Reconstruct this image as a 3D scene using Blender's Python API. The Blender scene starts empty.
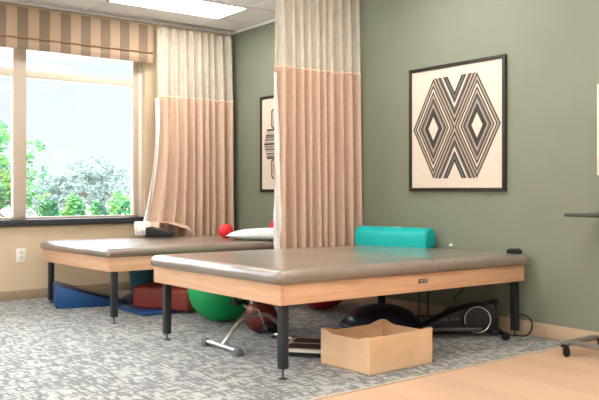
import bpy, bmesh, math, random
from mathutils import Vector, Matrix, noise
random.seed(7)
PI = math.pi
C = bpy.context.scene.collection

# ------------------------------------------------------------------ materials
def newmat(name):
    m = bpy.data.materials.new(name); m.use_nodes = True
    nt = m.node_tree; b = nt.nodes['Principled BSDF']
    return m, nt, b
def L(nt, a, b): nt.links.new(a, b)
def nd(nt, t, **k):
    n = nt.nodes.new(t)
    for a, v in k.items(): setattr(n, a, v)
    return n
def objco(nt, scale=(1, 1, 1), loc=(0, 0, 0), rot=(0, 0, 0)):
    t = nd(nt, 'ShaderNodeTexCoord'); m = nd(nt, 'ShaderNodeMapping')
    m.inputs['Scale'].default_value = scale; m.inputs['Location'].default_value = loc; m.inputs['Rotation'].default_value = rot
    L(nt, t.outputs['Object'], m.inputs['Vector']); return m.outputs['Vector']
def ramp(nt, fac, stops, interp='LINEAR'):
    r = nd(nt, 'ShaderNodeValToRGB'); r.color_ramp.interpolation = interp
    el = r.color_ramp.elements
    while len(el) < len(stops): el.new(0.5)
    for e, (p, c) in zip(el, stops): e.position = p; e.color = (*c, 1)
    L(nt, fac, r.inputs['Fac']); return r.outputs['Color']
def mixc(nt, fac, a, b, blend='MIX'):
    n = nd(nt, 'ShaderNodeMix', data_type='RGBA', blend_type=blend)
    for s, v in ((n.inputs[0], fac), (n.inputs[6], a), (n.inputs[7], b)):
        if isinstance(v, (int, float)): s.default_value = v
        elif isinstance(v, tuple): s.default_value = (*v, 1)
        else: L(nt, v, s)
    return n.outputs[2]
def bump(nt, b, h, strength=.2, dist=.005):
    n = nd(nt, 'ShaderNodeBump'); n.inputs['Strength'].default_value = strength; n.inputs['Distance'].default_value = dist
    L(nt, h, n.inputs['Height']); L(nt, n.outputs[0], b.inputs['Normal'])
def plain(name, col, rough=.5, metal=0, var=.06, scale=12, bmp=0, spec=.5, coat=0):
    """a solid colour with a little procedural mottling"""
    m, nt, b = newmat(name)
    n = nd(nt, 'ShaderNodeTexNoise'); n.inputs['Scale'].default_value = scale; n.inputs['Detail'].default_value = 4
    L(nt, objco(nt), n.inputs['Vector'])
    lo = tuple(max(0, c * (1 - var)) for c in col); hi = tuple(min(1, c * (1 + var)) for c in col)
    L(nt, ramp(nt, n.outputs['Fac'], [(.3, lo), (.7, hi)]), b.inputs['Base Color'])
    b.inputs['Roughness'].default_value = rough; b.inputs['Metallic'].default_value = metal
    b.inputs['Specular IOR Level'].default_value = spec; b.inputs['Coat Weight'].default_value = coat
    if bmp: bump(nt, b, n.outputs['Fac'], bmp)
    return m
def noise_tex(nt, vec, scale=1, detail=3, rough=.5):
    n = nd(nt, 'ShaderNodeTexNoise'); n.inputs['Scale'].default_value = scale; n.inputs['Detail'].default_value = detail
    n.inputs['Roughness'].default_value = rough; L(nt, vec, n.inputs['Vector']); return n.outputs['Fac']

M = {}
M['green'] = plain('green_paint', (.226, .238, .172), .55, var=.03, scale=3)
M['cream'] = plain('cream_paint', (.64, .50, .33), .6, var=.03, scale=3)
M['white_wall'] = plain('white_paint', (.78, .77, .74), .6, var=.02)
M['base'] = plain('baseboard_vinyl', (.56, .41, .27), .5, var=.04)
M['base_dk'] = plain('baseboard_tan', (.36, .27, .175), .5, var=.04)
M['frame_tan'] = plain('window_frame_almond', (.55, .44, .34), .5, var=.02)
M['frame_white'] = plain('window_jamb_white', (.78, .74, .66), .5, var=.02)
M['sill'] = plain('dark_sill', (.035, .037, .042), .35, var=.1)
M['black'] = plain('black_plastic', (.009, .009, .010), .5, var=.2, spec=.3)
M['black_soft'] = plain('black_vinyl', (.012, .011, .011), .45, var=.15, spec=.35)
M['steel_dk'] = plain('charcoal_steel', (.016, .018, .022), .45, var=.1)
M['chrome'] = plain('chrome', (.62, .6, .57), .34, metal=1, var=.04)
M['zinc'] = plain('zinc', (.6, .58, .54), .35, metal=1, var=.05)
M['grey_metal'] = plain('grey_painted_metal', (.27, .25, .225), .42, metal=.5, var=.05)
M['rubber_grey'] = plain('grey_rubber', (.1, .105, .11), .6)
M['white_pl'] = plain('white_plastic', (.78, .74, .66), .4, var=.02)
M['offwhite'] = plain('offwhite_rim', (.68, .6, .48), .45, var=.03)
M['brownpad'] = plain('dark_brown_pad', (.05, .034, .025), .55, var=.15)
M['green_ball'] = plain('green_vinyl', (.005, .36, .10), .38, var=.05, scale=5)
M['red_ball'] = plain('red_vinyl', (.52, .012, .018), .4, var=.05, scale=5)
M['red_bright'] = plain('bright_red_rubber', (.82, .015, .02), .45, var=.06, scale=30)
M['maroon'] = plain('maroon_vinyl', (.22, .03, .02), .34, var=.1, scale=8)
M['brown_ball'] = plain('brown_red_rubber', (.20, .028, .022), .5, var=.15, scale=60, bmp=.1)
M['blue'] = plain('royal_blue_vinyl', (.008, .065, .21), .4, var=.08, scale=6)
M['navy'] = plain('navy_vinyl', (.012, .016, .05), .38, var=.1, scale=6)
M['navy_dome'] = plain('navy_dome_rubber', (.012, .02, .045), .35, var=.1, scale=6)
M['tealblue'] = plain('dusty_teal_plastic', (.05, .19, .26), .5, var=.08, scale=6)
M['teal'] = plain('turquoise_vinyl', (.0, .43, .40), .38, var=.05, scale=6)
M['teal_end'] = plain('turquoise_vinyl_seam', (.0, .36, .34), .4, var=.05, scale=6)
M['pillow'] = plain('white_cotton', (.80, .83, .80), .75, var=.03, scale=8, bmp=.15)
M['foot_metal'] = plain('dull_dark_metal', (.09, .085, .08), .4, metal=.4)
M['pink'] = plain('dusty_pink_plastic', (.5, .25, .2), .3, metal=.3)
M['red_tag'] = plain('pale_tag', (.75, .88, .86), .5)
M['pict_frame'] = plain('dark_bronze_frame', (.022, .017, .011), .5, var=.15)
M['paper'] = plain('cream_paper', (.74, .62, .51), .6, var=.02)
M['ink_dark'] = plain('ink_dark', (.040, .033, .028), .6)
M['ink_grey'] = plain('ink_grey', (.12, .12, .115), .6)
M['ink_tan'] = plain('ink_tan', (.42, .33, .25), .6)
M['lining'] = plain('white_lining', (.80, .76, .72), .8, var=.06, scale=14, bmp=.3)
M['track'] = plain('track_metal', (.5, .45, .38), .4, metal=.6)
M['bark'] = plain('bark', (.12, .09, .06), .9, var=.3)
M['badge_ink'] = plain('badge_lettering', (.62, .5, .38), .5)
M['grass'] = plain('lawn_green', (.12, .25, .06), .9, var=.3, scale=4)

def leafmat(name, a, b2, c):
    m, nt, b = newmat(name)
    n = nd(nt, 'ShaderNodeTexNoise'); n.inputs['Scale'].default_value = 5; n.inputs['Detail'].default_value = 5
    L(nt, objco(nt), n.inputs['Vector'])
    col = ramp(nt, n.outputs['Fac'], [(.35, a), (.5, b2), (.66, c)])
    L(nt, col, b.inputs['Base Color']); b.inputs['Roughness'].default_value = .5
    tr = nd(nt, 'ShaderNodeBsdfTranslucent'); L(nt, col, tr.inputs['Color'])
    mx = nd(nt, 'ShaderNodeMixShader'); mx.inputs[0].default_value = .35
    L(nt, b.outputs[0], mx.inputs[1]); L(nt, tr.outputs[0], mx.inputs[2])
    L(nt, mx.outputs[0], nt.nodes['Material Output'].inputs['Surface']); return m
M['leaf'] = leafmat('green_leaves', (.02, .11, .05), (.06, .23, .06), (.20, .30, .05))
M['leaf_hedge'] = leafmat('hedge_leaves', (.015, .08, .04), (.04, .17, .06), (.12, .28, .07))
M['leaf_hazed'] = leafmat('hazed_leaves', (.09, .13, .115), (.14, .18, .155), (.22, .26, .20))  # distance haze is put into this pale leaf colour

# carpet: short woven dashes in two directions
m, nt, b = newmat('woven_carpet'); M['carpet'] = m
co = objco(nt)
def dash(lx, ly, off, rot, cut):
    # lx by ly sized woven dashes; darker where the random tint falls under cut
    rt = nd(nt, 'ShaderNodeMapping'); rt.inputs['Rotation'].default_value = (0, 0, rot); L(nt, co, rt.inputs['Vector'])
    mp = nd(nt, 'ShaderNodeMapping'); mp.inputs['Scale'].default_value = (.5 / lx, .25 / ly, 1); mp.inputs['Location'].default_value = (off, off, 0)
    L(nt, rt.outputs[0], mp.inputs['Vector']); n = nd(nt, 'ShaderNodeTexBrick')
    n.inputs['Scale'].default_value = 1; n.inputs['Mortar Size'].default_value = 0.0; n.offset = .37; n.squash = 1
    n.inputs['Color1'].default_value = (0, 0, 0, 1); n.inputs['Color2'].default_value = (1, 1, 1, 1)
    n.inputs['Brick Width'].default_value = .5; n.inputs['Row Height'].default_value = .25
    L(nt, mp.outputs[0], n.inputs['Vector'])
    return ramp(nt, n.outputs['Color'], [(cut - .12, (0, 0, 0)), (cut + .12, (1, 1, 1))])
A = dash(.060, .015, .3, 0, .36); B = dash(.050, .017, 1.7, PI / 2, .28)
w = mixc(nt, 1.0, A, B, 'MULTIPLY')
fine = noise_tex(nt, co, 70, 3, .7)
w2 = mixc(nt, .38, w, fine)
col = ramp(nt, w2, [(.10, (.040, .041, .038)), (.32, (.100, .096, .080)), (.62, (.225, .215, .18)), (.86, (.33, .32, .28))])
L(nt, col, b.inputs['Base Color']); b.inputs['Roughness'].default_value = .8
b.inputs['Specular IOR Level'].default_value = .45; b.inputs['Sheen Weight'].default_value = .3
bump(nt, b, w2, .25, .004)

# maple vinyl plank floor
m, nt, b = newmat('maple_floor'); M['woodfloor'] = m
co = objco(nt, (1, 1, 1), rot=(0, 0, 0))
bk = nd(nt, 'ShaderNodeTexBrick'); bk.inputs['Scale'].default_value = 1; bk.inputs['Brick Width'].default_value = .95; bk.inputs['Row Height'].default_value = .15
bk.inputs['Mortar Size'].default_value = .0012; bk.inputs['Color1'].default_value = (.53, .335, .215, 1); bk.inputs['Color2'].default_value = (.60, .39, .255, 1)
bk.inputs['Mortar'].default_value = (.47, .30, .18, 1); L(nt, co, bk.inputs['Vector'])
g = noise_tex(nt, objco(nt, (1.2, 16, 1)), 3, 5)
L(nt, mixc(nt, .12, bk.outputs['Color'], ramp(nt, g, [(.3, (.45, .28, .16)), (.7, (.68, .48, .32))])), b.inputs['Base Color'])
b.inputs['Roughness'].default_value = .42

# light maple / oak apron
def wood(name, c1, c2, axis_scale):
    m, nt, b = newmat(name)
    g = noise_tex(nt, objco(nt, axis_scale), 2, 6, .6)
    L(nt, ramp(nt, g, [(.3, c1), (.7, c2)]), b.inputs['Base Color']); b.inputs['Roughness'].default_value = .42
    return m
M['apron'] = wood('maple_apron', (.59, .33, .185), (.73, .445, .27), (1.5, 1.5, 30))

# padded vinyl
m, nt, b = newmat('taupe_vinyl'); M['vinyl'] = m
g = noise_tex(nt, objco(nt), 2.2, 4, .6)
L(nt, ramp(nt, g, [(.35, (.205, .160, .125)), (.65, (.25, .197, .155))]), b.inputs['Base Color'])
b.inputs['Roughness'].default_value = .30; b.inputs['Specular IOR Level'].default_value = .6; b.inputs['Coat Weight'].default_value = .8; b.inputs['Coat Roughness'].default_value = .2
bump(nt, b, noise_tex(nt, objco(nt), 3.0, 3), .35, .012)

# ceiling tile
m, nt, b = newmat('ceiling_tile'); M['ceiling'] = m
L(nt, ramp(nt, noise_tex(nt, objco(nt), 40, 5, .8), [(.3, (.84, .84, .835)), (.7, (.90, .90, .895))]), b.inputs['Base Color'])
b.inputs['Roughness'].default_value = .85
M['tbar'] = plain('ceiling_grid_white', (.84, .84, .83), .5, var=.02)

def emit(name, col, s):
    m, nt, b = newmat(name); b.inputs['Base Color'].default_value = (.9, .9, .9, 1)
    b.inputs['Emission Color'].default_value = (*col, 1); b.inputs['Emission Strength'].default_value = s; return m
M['lamp'] = emit('light_diffuser', (1, .98, .95), 8.2)

# curtain cloth and net
def cloth(name, a, c, ws=300):
    m, nt, b = newmat(name)
    g = noise_tex(nt, objco(nt, (60, 60, 14)), 1, 4, .6)
    L(nt, ramp(nt, g, [(.3, a), (.7, c)]), b.inputs['Base Color']); b.inputs['Roughness'].default_value = .85
    b.inputs['Sheen Weight'].default_value = .2; bump(nt, b, g, .15, .003); return m
M['cloth'] = cloth('beige_curtain_cloth', (.58, .40, .285), (.67, .475, .35))
M['band'] = cloth('curtain_seam_band', (.80, .60, .42), (.85, .64, .46))
m, nt, b = newmat('curtain_net'); M['net'] = m
g = noise_tex(nt, objco(nt, (170, 170, 5)), 1, 4, .7)
L(nt, ramp(nt, g, [(.3, (.54, .475, .385)), (.7, (.74, .66, .54))]), b.inputs['Base Color']); b.inputs['Roughness'].default_value = .8
tp = nd(nt, 'ShaderNodeBsdfTransparent'); mx = nd(nt, 'ShaderNodeMixShader')
L(nt, ramp(nt, g, [(.35, (.70, .70, .70)), (.6, (.92, .92, .92))]), mx.inputs[0])
L(nt, tp.outputs[0], mx.inputs[1]); L(nt, b.outputs[0], mx.inputs[2]); L(nt, mx.outputs[0], nt.nodes['Material Output'].inputs['Surface'])

# striped valance fabric (stripe of 9.9 cm along y)
m, nt, b = newmat('striped_valance'); M['stripe'] = m
tc = nd(nt, 'ShaderNodeTexCoord'); sp = nd(nt, 'ShaderNodeSeparateXYZ'); L(nt, tc.outputs['Object'], sp.inputs[0])
a1 = nd(nt, 'ShaderNodeMath', operation='ADD'); a1.inputs[1].default_value = 2.439 + .198 * 20; L(nt, sp.outputs[1], a1.inputs[0])
a2 = nd(nt, 'ShaderNodeMath', operation='DIVIDE'); a2.inputs[1].default_value = .198; L(nt, a1.outputs[0], a2.inputs[0])
a3 = nd(nt, 'ShaderNodeMath', operation='FRACT'); L(nt, a2.outputs[0], a3.inputs[0])
L(nt, ramp(nt, a3.outputs[0], [(0, (.43, .30, .195)), (.5, (.225, .158, .105))], 'CONSTANT'), b.inputs['Base Color']); b.inputs['Roughness'].default_value = .75
M['piping'] = plain('bronze_piping', (.36, .19, .08), .6)

# window glass: clear with a faint reflection
m, nt, b = newmat('window_glass'); M['glass'] = m
tp = nd(nt, 'ShaderNodeBsdfTransparent'); gl = nd(nt, 'ShaderNodeBsdfGlossy'); gl.inputs['Roughness'].default_value = .02
fr = nd(nt, 'ShaderNodeFresnel'); fr.inputs[0].default_value = 1.35
mx = nd(nt, 'ShaderNodeMixShader'); L(nt, fr.outputs[0], mx.inputs[0]); L(nt, tp.outputs[0], mx.inputs[1]); L(nt, gl.outputs[0], mx.inputs[2])
L(nt, mx.outputs[0], nt.nodes['Material Output'].inputs['Surface'])
nt.nodes.remove(b)
# cardboard / thin wood of the open carton
M['carton'] = wood('light_carton', (.66, .42, .23), (.76, .51, .31), (3, 3, 5))

# ------------------------------------------------------------------ geometry
class MB:
    def __init__(s): s.bm = bmesh.new(); s.mi = 0
    def _faces(s, vs, fs):
        v = [s.bm.verts.new(p) for p in vs]
        for f in fs:
            try: fc = s.bm.faces.new([v[i] for i in f]); fc.material_index = s.mi
            except ValueError: pass
        return v
    def box(s, lo, hi, bev=0, seg=2, mat=None):
        t = bmesh.new(); bmesh.ops.create_cube(t, size=1)
        for v in t.verts: v.co = Vector([(lo[i] + hi[i]) / 2 + v.co[i] * (hi[i] - lo[i]) for i in range(3)])
        if bev: bmesh.ops.bevel(t, geom=t.edges[:] + t.verts[:], offset=bev, segments=seg, affect='EDGES', profile=.5)
        if mat is not None: t.transform(mat)
        s.merge(t); return s
    def merge(s, t):
        t.verts.index_update(); vs = [s.bm.verts.new(v.co) for v in t.verts]
        for f in t.faces:
            fc = s.bm.faces.new([vs[v.index] for v in f.verts]); fc.material_index = s.mi
        t.free()
    def tube(s, pts, r, seg=10, closed=False, cap=True):
        pts = [Vector(p) for p in pts]; n = len(pts); rr = r if isinstance(r, (list, tuple)) else [r] * n
        rings = []; up = None
        for i, p in enumerate(pts):
            a = pts[(i - 1) % n] if (closed or i > 0) else p; c = pts[(i + 1) % n] if (closed or i < n - 1) else p
            d = (c - a).normalized()
            if up is None: up = d.orthogonal().normalized()
            up = (up - d * up.dot(d)).normalized(); q = d.cross(up)
            rings.append([s.bm.verts.new(p + (up * math.cos(2 * PI * k / seg) + q * math.sin(2 * PI * k / seg)) * rr[i]) for k in range(seg)])
        for i in range(n if closed else n - 1):
            A, B = rings[i], rings[(i + 1) % n]
            for k in range(seg):
                f = s.bm.faces.new((A[k], A[(k + 1) % seg], B[(k + 1) % seg], B[k])); f.material_index = s.mi
        if cap and not closed:
            for rg, rev in ((rings[0], True), (rings[-1], False)):
                f = s.bm.faces.new(rg[::-1] if rev else rg); f.material_index = s.mi
        return s
    def lathe(s, prof, o=(0, 0, 0), axis='z', seg=32, mat=None):
        t = bmesh.new(); rings = []
        for r, z in prof:
            if r < 1e-6: rings.append([t.verts.new((0, 0, z))])
            else: rings.append([t.verts.new((r * math.cos(2 * PI * k / seg), r * math.sin(2 * PI * k / seg), z)) for k in range(seg)])
        for A, B in zip(rings, rings[1:]):
            for k in range(seg):
                j = (k + 1) % seg
                if len(A) == 1 and len(B) == 1: break
                if len(A) == 1: t.faces.new((A[0], B[j], B[k]))
                elif len(B) == 1: t.faces.new((A[k], A[j], B[0]))
                else: t.faces.new((A[k], A[j], B[j], B[k]))
        if axis == 'x': t.transform(Matrix.Rotation(PI / 2, 4, 'Y'))
        if axis == 'y': t.transform(Matrix.Rotation(-PI / 2, 4, 'X'))
        if mat is not None: t.transform(mat)
        t.transform(Matrix.Translation(o)); s.merge(t); return s
    def ball(s, c, r, seg=32, sc=(1, 1, 1)):
        prof = [(r * math.sin(PI * i / (seg // 2)), -r * math.cos(PI * i / (seg // 2))) for i in range(seg // 2 + 1)]
        s.lathe(prof, c, 'z', seg, Matrix.Diagonal((*sc, 1))); return s
    def prism(s, poly, depth, mat=None, bev=0, seg=2):
        """poly in xz plane, extruded along +y by depth"""
        t = bmesh.new(); a = [t.verts.new((x, 0, z)) for x, z in poly]; b = [t.verts.new((x, depth, z)) for x, z in poly]
        n = len(poly); t.faces.new(a); t.faces.new(b[::-1])
        for i in range(n): t.faces.new((a[(i + 1) % n], a[i], b[i], b[(i + 1) % n]))
        bmesh.ops.recalc_face_normals(t, faces=t.faces)
        if bev:
            es = [e for e in t.edges if (e.verts[0].co.y == e.verts[1].co.y) or n < 7]
            bmesh.ops.bevel(t, geom=es, offset=bev, segments=seg, affect='EDGES', profile=.5)
        if mat is not None: t.transform(mat)
        s.merge(t); return s
    def grid(s, f, nu, nv):
        vs = [[s.bm.verts.new(f(i / nu, j / nv)) for j in range(nv + 1)] for i in range(nu + 1)]
        for i in range(nu):
            for j in range(nv):
                fc = s.bm.faces.new((vs[i][j], vs[i + 1][j], vs[i + 1][j + 1], vs[i][j + 1])); fc.material_index = s.mi
        return s
    def build(s, name, mat, parent=None, smooth=True, local=False, ang=40, solid=0, recalc=True, **tags):
        if recalc: bmesh.ops.recalc_face_normals(s.bm, faces=s.bm.faces)
        if parent is not None and not local:
            s.bm.transform(root_mat(parent).inverted())
        me = bpy.data.meshes.new(name)
        if smooth:
            for f in s.bm.faces: f.smooth = True
        s.bm.to_mesh(me); s.bm.free()
        for mm in (mat if isinstance(mat, list) else [mat]): me.materials.append(M[mm] if isinstance(mm, str) else mm)
        if smooth:
            try: me.set_sharp_from_angle(angle=math.radians(ang))
            except Exception: pass
        o = bpy.data.objects.new(name, me); C.objects.link(o)
        if parent is not None: o.parent = parent
        if solid:
            md = o.modifiers.new('thickness', 'SOLIDIFY'); md.thickness = solid; md.offset = 0
        for k, v in tags.items(): o[k] = v
        return o
def root_mat(o):
    m = o.matrix_basis.copy(); p = o.parent
    while p is not None: m = p.matrix_basis @ m; p = p.parent
    return m
def thing(name, label, cat, loc=(0, 0, 0), rot=(0, 0, 0), group=None):
    o = bpy.data.objects.new(name, None); C.objects.link(o); o.empty_display_size = .1
    o.location = loc; o.rotation_euler = rot; o['label'] = label; o['category'] = cat
    if group: o['group'] = group
    return o
def tag(o, label, cat, group=None):
    o['label'] = label; o['category'] = cat
    if group: o['group'] = group
    return o
def struct(o): o['kind'] = 'structure'; return o

# ------------------------------------------------------------------ camera
th = math.radians(142.8)
Fd = Vector((math.cos(th), math.sin(th), 0)); Rt = Vector((math.sin(th), -math.cos(th), 0))
CAM = Vector((7.124, -4.458, 1.01))
cd = bpy.data.cameras.new('camera'); cam = bpy.data.objects.new('camera', cd); C.objects.link(cam)
cam.location = CAM; cam.rotation_euler = (PI / 2, 0, th - PI / 2)
cd.sensor_width = 36; cd.lens = 758 / 599 * 36; cd.shift_y = -10 / 599; cd.clip_start = .02
bpy.context.scene.camera = cam

# ------------------------------------------------------------------ room shell
X1, Y0, H = 9.6, -7.4, 2.74
WX = 4.257
b = MB(); b._faces([(0, 0, 0), (WX, 0, 0), (WX, Y0, 0), (0, Y0, 0)], [(3, 2, 1, 0)])
b.mi = 1; b._faces([(WX, 0, 0), (X1, 0, 0), (X1, Y0, 0), (WX, Y0, 0)], [(3, 2, 1, 0)])
b.mi = 0; b._faces([(0, 0, -.1), (X1, 0, -.1), (X1, Y0, -.1), (0, Y0, -.1)], [(0, 1, 2, 3)])
struct(b.build('floor', ['carpet', 'woodfloor'], smooth=False, recalc=False))
struct(MB().box((WX - .012, Y0, 0), (WX + .012, -.012, .004), .0015).build('trim_1', plain('carpet_edge_strip', (.46, .36, .27), .5)))
struct(MB().box((-.1, Y0, H), (X1, .1, H + .1)).build('ceiling', 'ceiling', smooth=False))
b = MB()
gx = [.53 + .61 * k for k in range(15) if .53 + .61 * k < X1]
gy = [-.475 - 1.22 * k for k in range(6)]
for x in gx: b.box((x - .012, Y0, H - .006), (x + .012, -.02, H))
for y in gy: b.box((0.0, y - .012, H - .0055), (X1, y + .012, H))
b.box((0, -.02, H - .02), (X1, 0, H)); b.box((0, Y0, H - .02), (.02, 0, H))
struct(b.build('trim_2', 'tbar', smooth=False))
struct(MB().box((-.12, 0, 0), (X1, .12, H)).build('wall_right', 'green', smooth=False))
b = MB(); b.box((-.22, Y0 - .12, 0), (X1, Y0, .8)); b.box((-.22, Y0 - .12, 2.5), (X1, Y0, H)); b.box((-.22, Y0 - .12, .8), (1.2, Y0, 2.5)); b.box((8.4, Y0 - .12, .8), (X1, Y0, 2.5))
struct(b.build('wall_left', 'white_wall', smooth=False))
w2_ = bpy.data.objects.new('window_2_added', None); C.objects.link(w2_); w2_.location = (4.8, Y0 - .06, .8); w2_['kind'] = 'structure'  # unseen window, added to bring cool daylight onto ceiling and green wall
b = MB(); b.box((1.2, Y0 - .09, .8), (8.4, Y0 - .03, .86)); b.box((1.2, Y0 - .09, 2.44), (8.4, Y0 - .03, 2.5))
for x in (1.2, 2.97, 4.77, 6.57, 8.34): b.box((x, Y0 - .09, .86), (x + .06, Y0 - .03, 2.44))
b.build('window_frame', 'frame_tan', w2_)
for x in (1.26, 3.03, 4.83, 6.63): MB().box((x, Y0 - .064, .86), (x + 1.71, Y0 - .056, 2.44)).build('pane', 'glass', w2_, smooth=False)
struct(MB().box((X1, Y0 - .12, 0), (X1 + .12, .12, H)).build('wall_behind', 'white_wall', smooth=False))
wy0, wy1, wz0, wz1 = -5.55, -1.03, .735, 2.52
b = MB(); T = -.22
b.box((T, Y0, 0), (0, 0, wz0 - .001)); b.box((T, Y0, wz1), (0, 0, H)); b.box((T, Y0, wz0 - .001), (0, wy0, wz1)); b.box((T, wy1, wz0 - .001), (0, 0, wz1))
struct(b.build('wall_window', 'cream', smooth=False))
b = MB(); b.box((0, Y0, 0), (.012, 0, .088), .003); struct(b.build('baseboard_window', 'base_dk'))
b = MB(); b.box((.012, -.014, 0), (X1, 0, .10), .003); struct(b.build('baseboard_right', 'base'))

# window: almond frame, mullions, transom, glass; dark sill
wx = -.10
wn = bpy.data.objects.new('window_1', None); C.objects.link(wn); wn.location = (wx, wy0, wz0); wn['kind'] = 'structure'
b = MB()
b.box((wx - .04, wy1 - .095, wz0), (wx + .03, wy1 - .04, wz1), .004)
b.box((wx - .04, wy0, wz0), (wx + .03, wy0 + .06, wz1), .004)
b.box((wx - .04, wy0, wz0), (wx + .03, wy1 - .04, wz0 + .022), .004); b.box((wx - .04, wy0, wz1 - .05), (wx + .03, wy1, wz1), .004)
b.build('window_frame', 'frame_tan', wn)
MB().box((wx - .04, wy1 - .04, wz0), (wx + .028, wy1, wz1), .003).build('window_jamb', 'frame_white', wn)
mys = [-2.268, -3.40, -4.55]
for my in mys:
    MB().box((wx - .04, my - .058, wz0 + .02), (wx + .045, my + .058, wz1 - .04), .004).build('mullion', 'frame_tan', wn)
MB().box((wx - .04, wy0 + .05, 2.065), (wx + .03, wy1 - .09, 2.135), .006).build('transom', plain('transom_cream', (.72, .64, .52), .5, var=.02), wn)
ys = [wy0 + .03] + mys + [wy1 - .07]
for a, c in zip(ys, ys[1:]):
    ctr = 0
    a2 = a + (.03 if a == ys[0] else .058); c2 = c - (.03 if c == ys[-1] else .058)
    MB().box((wx - .008, a2, wz0 + .015), (wx, c2, 2.065)).build('pane', 'glass', wn, smooth=False)
    MB().box((wx - .008, a2, 2.14), (wx, c2, wz1 - .03)).build('pane', 'glass', wn, smooth=False)
struct(MB().box((-.21, wy0, wz0 - .06), (.035, wy1 - .01, wz0 + .001), .004).build('trim_3', 'sill'))

# outlet
o = thing('wall_outlet', 'white wall outlet plate low on the cream wall below the dark sill', 'outlet', (.001, -2.277, .405))
MB().box((.0, -2.322, .345), (.007, -2.232, .472), .003).build('cover_plate', 'white_pl', o)
for z in (.385, .432): MB().lathe([(0, 0), (.017, 0), (.017, .002), (0, .002)], (.007, -2.277, z), 'x', 16).build('socket', plain('socket_face', (.6, .57, .5), .4), o)

# valance
o = thing('window_valance', 'striped brown and tan fabric valance over the window', 'valance', (0, -3.3, 2.28))
b = MB()
def vf(u, v):
    y = -5.7 + u * 4.71; z = 2.40 + v * .275
    return (.10 + .004 * math.sin(y * 9) + .003 * math.sin(v * 3), y, z)
b.grid(vf, 160, 6)
b.box((0, -1.0, 2.40), (.1, -.992, 2.675)); b.box((0, -5.7, 2.667), (.1, -.992, 2.675))
b.build('face_panel', 'stripe', o)
b = MB(); b.grid(lambda u, v: (.092 + .012 * math.sin(v * PI) + .004 * math.sin((-5.7 + u * 4.71) * 9), -5.7 + u * 4.71, 2.295 + v * .105), 160, 5)
b.box((0, -1.0, 2.295), (.092, -.992, 2.40)); b.build('bottom_fold', 'stripe', o)
MB().tube([(.107 + .004 * math.sin((-5.7 + k * .0471) * 9), -5.7 + k * .0471, 2.40) for k in range(101)], .006, 6).build('piping', 'piping', o)
for ob in o.children: # keep the stripes in room coordinates
    pass
# stripes use object space: objects are offset from the origin by the empty, so shift the phase
for n in M['stripe'].node_tree.nodes:
    if n.type == 'MATH' and n.operation == 'ADD': n.inputs[1].default_value += -3.3

# ceiling light panels
def panel(x, y, label):
    o = thing('ceiling_light', label, 'ceiling light', (x, y, H - .012), group=None)
    b = MB()
    for lo, hi in (((x - .285, y - .59, H - .014), (x - .265, y + .59, H - .001)), ((x + .265, y - .59, H - .014), (x + .285, y + .59, H - .001)),
                   ((x - .285, y - .59, H - .014), (x + .285, y - .57, H - .001)), ((x - .285, y + .57, H - .014), (x + .285, y + .59, H - .001))): b.box(lo, hi, .002)
    b.build('frame', 'tbar', o)
    MB().box((x - .266, y - .571, H - .010), (x + .266, y + .571, H - .002)).build('diffuser', 'lamp', o, smooth=False)
    return o
for i, x in enumerate((.835, 3.275, 5.715, 8.155)):
    for j, y in enumerate((-1.085, -3.525, -5.965)):
        if i == 0 and j == 0: panel(x, y, 'glowing rectangular ceiling light panel beside the window curtain')
        else:
            p = panel(x, y, 'added rectangular ceiling light panel out of view'); p['group'] = 'added ceiling lights out of view'  # unseen panels added to brighten the room

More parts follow.
